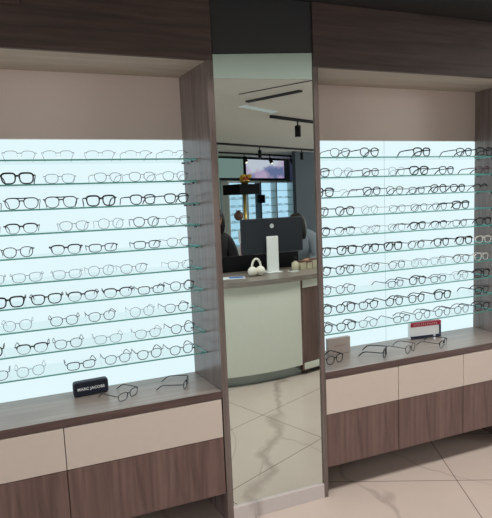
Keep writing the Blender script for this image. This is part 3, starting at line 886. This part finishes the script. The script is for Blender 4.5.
MB().box(0, d.length, -.05, .05, 0, .010, 'strip_glow').build('cover', o)
# small wall-washing spots in front of the screens
p = room(6.7, 6.72)
track(p[0], 2 * MIR - p[1], 3.4, RZ, 'black ceiling track in front of the wall screens with small spotlights', 0)
for i, (u_, nm) in enumerate(((7.65, 'small spotlight in front of the grey-green wall screen'), (8.55, 'small spotlight at the left of the purple mountain screen'), (9.38, 'small spotlight at the right of the purple mountain screen'))):
    p = room(u_, 6.72)
    spot(p[0], 2 * MIR - p[1], nm, .6, RZ, 1.2, True)

# ------------------------------------------------------------------ people (reflected)
def skin_mesh(name, chains, mats_fn, parent, sub=2, root=0):
    """chains: list of (start index or None, [(x,y,z,r)...]) -> one continuous skinned body"""
    V = []; E = []; R_ = []
    idx = {}
    for key, start, pts in chains:
        prev = idx.get(start)
        for i, (x, y, z, r) in enumerate(pts):
            V.append((x, y, z)); R_.append(r)
            if prev is not None: E.append((prev, len(V) - 1))
            prev = len(V) - 1
            idx[(key, i)] = prev
    me = bpy.data.meshes.new(name); me.from_pydata(V, E, []); me.update()
    o = bpy.data.objects.new(name, me); COL.objects.link(o)
    sk = o.modifiers.new('Skin', 'SKIN'); sk.use_smooth_shade = True
    layer = me.skin_vertices[0] if me.skin_vertices else None
    if layer is None:
        bm = bmesh.new(); bm.from_mesh(me); bm.verts.layers.skin.verify(); bm.to_mesh(me); bm.free(); layer = me.skin_vertices[0]
    for i, r in enumerate(R_):
        layer.data[i].radius = (r, r); layer.data[i].use_root = (i == root)
    sb = o.modifiers.new('Sub', 'SUBSURF'); sb.levels = sub; sb.render_levels = sub
    dg = bpy.context.evaluated_depsgraph_get()
    m2 = bpy.data.meshes.new_from_object(o.evaluated_get(dg))
    bpy.data.objects.remove(o)
    m2.name = name
    for mm in mats_fn: m2.materials.append(M[mm])
    for p in m2.polygons: p.use_smooth = True
    o = bpy.data.objects.new(name, m2); COL.objects.link(o)
    if parent: o.parent = parent
    return o

def hand(key, start, wx, wy, wz, s, d=(0, 1), curl=.35):
    """palm and five unequal bent fingers, continuing from the wrist along d"""
    ch = []; dx, dy = d; px_, py_ = -dy * s, dx * s      # px_,py_ : towards the thumb side reversed
    ch.append((key + 'palm', start, [(wx + dx * .045, wy + dy * .045, wz, .026), (wx + dx * .085, wy + dy * .085, wz - .002, .024)]))
    for j, (off, L) in enumerate(((-.027, .070), (-.009, .080), (.009, .075), (.026, .058))):
        bx, by = wx + dx * .095 + px_ * off, wy + dy * .095 + py_ * off
        ch.append((key + 'f%d' % j, (key + 'palm', 1), [(bx, by, wz - .002, .0095), (bx + dx * L * .5, by + dy * L * .5, wz - .004 - curl * .012, .0085), (bx + dx * L * .9, by + dy * L * .9, wz - .010 - curl * .05, .0075)]))
    bx, by = wx + dx * .035 - px_ * .030, wy + dy * .035 - py_ * .030
    ch.append((key + 'th', (key + 'palm', 0), [(bx, by, wz - .004, .011), (bx + dx * .03 - px_ * .018, by + dy * .03 - py_ * .018, wz - .010, .0095), (bx + dx * .058 - px_ * .018, by + dy * .058 - py_ * .018, wz - .016, .008)]))
    return ch

def person(loc, rz, label, shirt, lean=0.0, head_drop=0.0, hair_long=False, hand_l=(-.20, .42), hand_r=(.20, .42), hz=.80, seat=.46):
    """seated on a stool facing local +y"""
    t = thing('person', label, 'person', loc, rz)
    fz = seat - .45
    hz0 = seat + .10; sh = hz0 + .50; sy = lean
    hd = sh + .245 - head_drop; hy = sy + .05 + head_drop * .5
    torso = [(0, 0, hz0, .135), (0, sy * .35, hz0 + .18, .125), (0, sy * .75, hz0 + .36, .142), (0, sy, sh - .02, .10), (0, sy + .005, sh + .055, .055), (0, hy - .005, hd - .115, .052)]
    headc = [(0, hy + .010, hd - .055, .072), (0, hy, hd + .015, .088), (0, hy - .008, hd + .075, .070)]
    body = [('t', None, torso), ('h', ('t', 5), headc)]
    arms = {}
    for s, hp, k in ((-1, hand_l, 'l'), (1, hand_r, 'r')):
        ex, ey, ez = s * .235, sy + .07, sh - .30
        a = [(s * .10, sy, sh - .01, .07), (s * .175, sy, sh - .035, .058), (s * .215, sy + .03, sh - .17, .047), (ex, ey, ez, .041), ((ex + hp[0]) / 2, (ey + hp[1]) / 2, (ez + hz) / 2 + .01, .036), (hp[0], hp[1], hz + .02, .026)]
        arms[k] = a
        body.append(('a' + k, ('t', 3), a))
        dv = Vector((hp[0] - ex, hp[1] - ey)).normalized()
        body += hand('h' + k, ('a' + k, 5), hp[0], hp[1], hz + .022, -s, (dv.x, dv.y))
        leg = [(s * .095, .02, hz0 - .01, .085), (s * .11, .22, seat + .085, .074), (s * .12, .42, seat + .06, .056), (s * .12, .40, fz + .27, .052), (s * .12, .32, fz + .10, .038), (s * .12, .32, fz + .058, .036), (s * .125, .39, fz + .036, .034), (s * .13, .46, fz + .029, .027)]
        body.append(('g' + k, ('t', 0), leg))
    o = skin_mesh('body', body, ['skin'], t)
    # clothes follow the body
    grow = lambda L, d: [(x, y, z, r + d) for x, y, z, r in L]
    sh_ch = [('t', None, grow(torso[:4], .032) + [(0, sy + .004, sh + .03, .078), (0, sy + .006, sh + .07, .066)])]
    for k in 'lr': sh_ch.append(('a' + k, ('t', 3), grow(arms[k][:3], .034) + grow(arms[k][3:5], .025) + [(arms[k][5][0] * .97 + arms[k][4][0] * .03, arms[k][5][1] * .9 + arms[k][4][1] * .1, arms[k][5][2], .034)]))
    skin_mesh('shirt', sh_ch, [shirt], t)
    tr = [('p', None, [(0, 0, hz0 - .02, .145)])]
    for s, k in ((-1, 'l'), (1, 'r')):
        tr.append(('g' + k, ('p', 0), [(s * .095, .02, hz0 - .01, .096), (s * .11, .22, seat + .085, .086), (s * .12, .42, seat + .06, .068), (s * .12, .40, fz + .27, .064), (s * .12, .32, fz + .09, .054)]))
    skin_mesh('trousers', tr, ['trousers'], t)
    for s in (-1, 1): MB().ball((s * .127, .40, fz + .038), (.045, .12, .0375), 'black', 12, 8).build('shoe', t)
    # hair cap, eyes, nose, mouth, ears
    hb = MB().ball((0, hy - .022, hd + .045), (.094, .104, .092), 'hair', 18, 12)
    if hair_long:
        for s in (-1, 1): hb.ball((s * .078, hy - .005, hd - .045), (.034, .075, .125), 'hair', 12, 10)
    if hair_long: hb.ball((0, hy - .065, hd - .05), (.085, .055, .13), 'hair', 14, 10)
    hb.build('hair', t)
    fy = hy + .083
    for s in (-1, 1):
        MB().ball((s * .030, fy - .005, hd + .002), (.011, .008, .007), 'eye', 10, 6).build('eye', t)
        MB().ball((s * .086, hy - .002, hd - .01), (.012, .022, .030), 'skin', 10, 6).build('ear', t)
    MB().ball((0, fy + .006, hd - .028), (.012, .016, .022), 'skin', 10, 8).build('nose', t)
    MB().ball((0, fy - .010, hd - .066), (.022, .008, .007), 'lip', 10, 6).build('mouth', t)
    return t
def stool(loc, label, seat=.46):
    t = thing('stool', label, 'stool', loc, 0, 'stools behind the counter')
    MB().lathe([(.17, seat - .10), (.19, seat - .09), (.19, seat - .05), (.17, seat - .041)], (0, 0, 0), 'black', 20).build('seat', t)
    MB().lathe([(.025, .02), (.025, seat - .10)], (0, 0, 0), 'chrome', 12).build('post', t)
    MB().lathe([(.27, 0), (.27, .012), (.05, .02)], (0, 0, 0), 'chrome', 24).build('base', t)
    fr = seat - .45 + .022
    b = MB(); b.tube([(.36 * math.cos(q), .36 * math.sin(q), fr) for q in [2 * PI * i / 28 for i in range(28)]], .011, 'chrome', 8, closed=True)
    for q in (0, PI / 2, PI, 1.5 * PI): b.tube([(.02 * math.cos(q), .02 * math.sin(q), fr), (.36 * math.cos(q), .36 * math.sin(q), fr)], .008, 'chrome', 6)
    b.build('foot_ring', t)
pa = flip(1.54, 2.98); pb = flip(2.72, 3.16)
person(pa, math.radians(-12), 'person in black sitting behind the counter at the left mirror edge', 'black_shirt', .06, .03, True, (-.15, .27), (.14, .27), .908, .63)
person(pb, math.radians(32), 'person in grey-blue top with black hair bent behind the monitor', 'grey_shirt', .22, .12, True, (-.14, .40), (.14, .40), .908, .605)
stool(pa, 'black round stool under the person in black', .595)
stool(pb, 'black round stool under the person in grey-blue', .57)

# ------------------------------------------------------------------ light
def area(name, loc, target, sx, sy, power, rgb):
    l = bpy.data.lights.new(name, 'AREA'); l.shape = 'RECTANGLE'; l.size = sx; l.size_y = sy; l.energy = power; l.color = rgb
    o = bpy.data.objects.new(name, l); COL.objects.link(o); o.location = loc
    o.rotation_euler = (Vector(target) - Vector(loc)).to_track_quat('-Z', 'Y').to_euler()
    return o
area('daylight_fill', (-3.9, -2.9, 1.5), (0, -2.4, .9), 4.4, 1.9, 52, (1.0, .98, .96))  # stands in for daylight through the left wall's opening
area('daylight_fill', (11.8, -6.5, 1.6), (6, -5, 1.2), 5.0, 2.0, 160, (.95, .98, 1.0))  # added fill to lift the reflected ceiling; this wall has no window
area('unseen_tray_strip', (1.4, -.72, 3.12), (1.4, -.72, 0), 5.6, .12, 49, (1.0, .955, .92))
area('unseen_tray_strip', (2.2, -1.0, 3.12), (2.2, -1.0, 0), 4.5, .12, 45, (1.0, .97, .94))  # second strip, added to brighten the reception counter
area('added_ceiling_fill', (5.6, -3.2, 2.78), (5.4, -3.2, 0), 1.6, 1.6, 70, (1.0, .96, .92))  # added lamp to light the far shop; no such panel is seen
area('added_ceiling_fill', (9.0, -5.0, 2.78), (7.0, -6, 1), 1.6, 1.6, 110, (.97, .98, 1.0))  # added lamp to brighten the far end, out of the mirror's view
w = bpy.data.worlds.new('world'); S.world = w; w.use_nodes = True
bg = w.node_tree.nodes['Background']; bg.inputs[0].default_value = (.75, .85, 1.0, 1); bg.inputs[1].default_value = .6
vs = S.view_settings
vs.view_transform = 'Standard'; vs.look = 'None'; vs.gamma = 1; vs.use_curve_mapping = False; vs.exposure = 0.08
S.cycles.use_denoising = True
S.cycles.transparent_max_bounces = 48
S.cycles.max_bounces = 10; S.cycles.glossy_bounces = 6; S.cycles.diffuse_bounces = 5
S.cycles.sample_clamp_indirect = 6
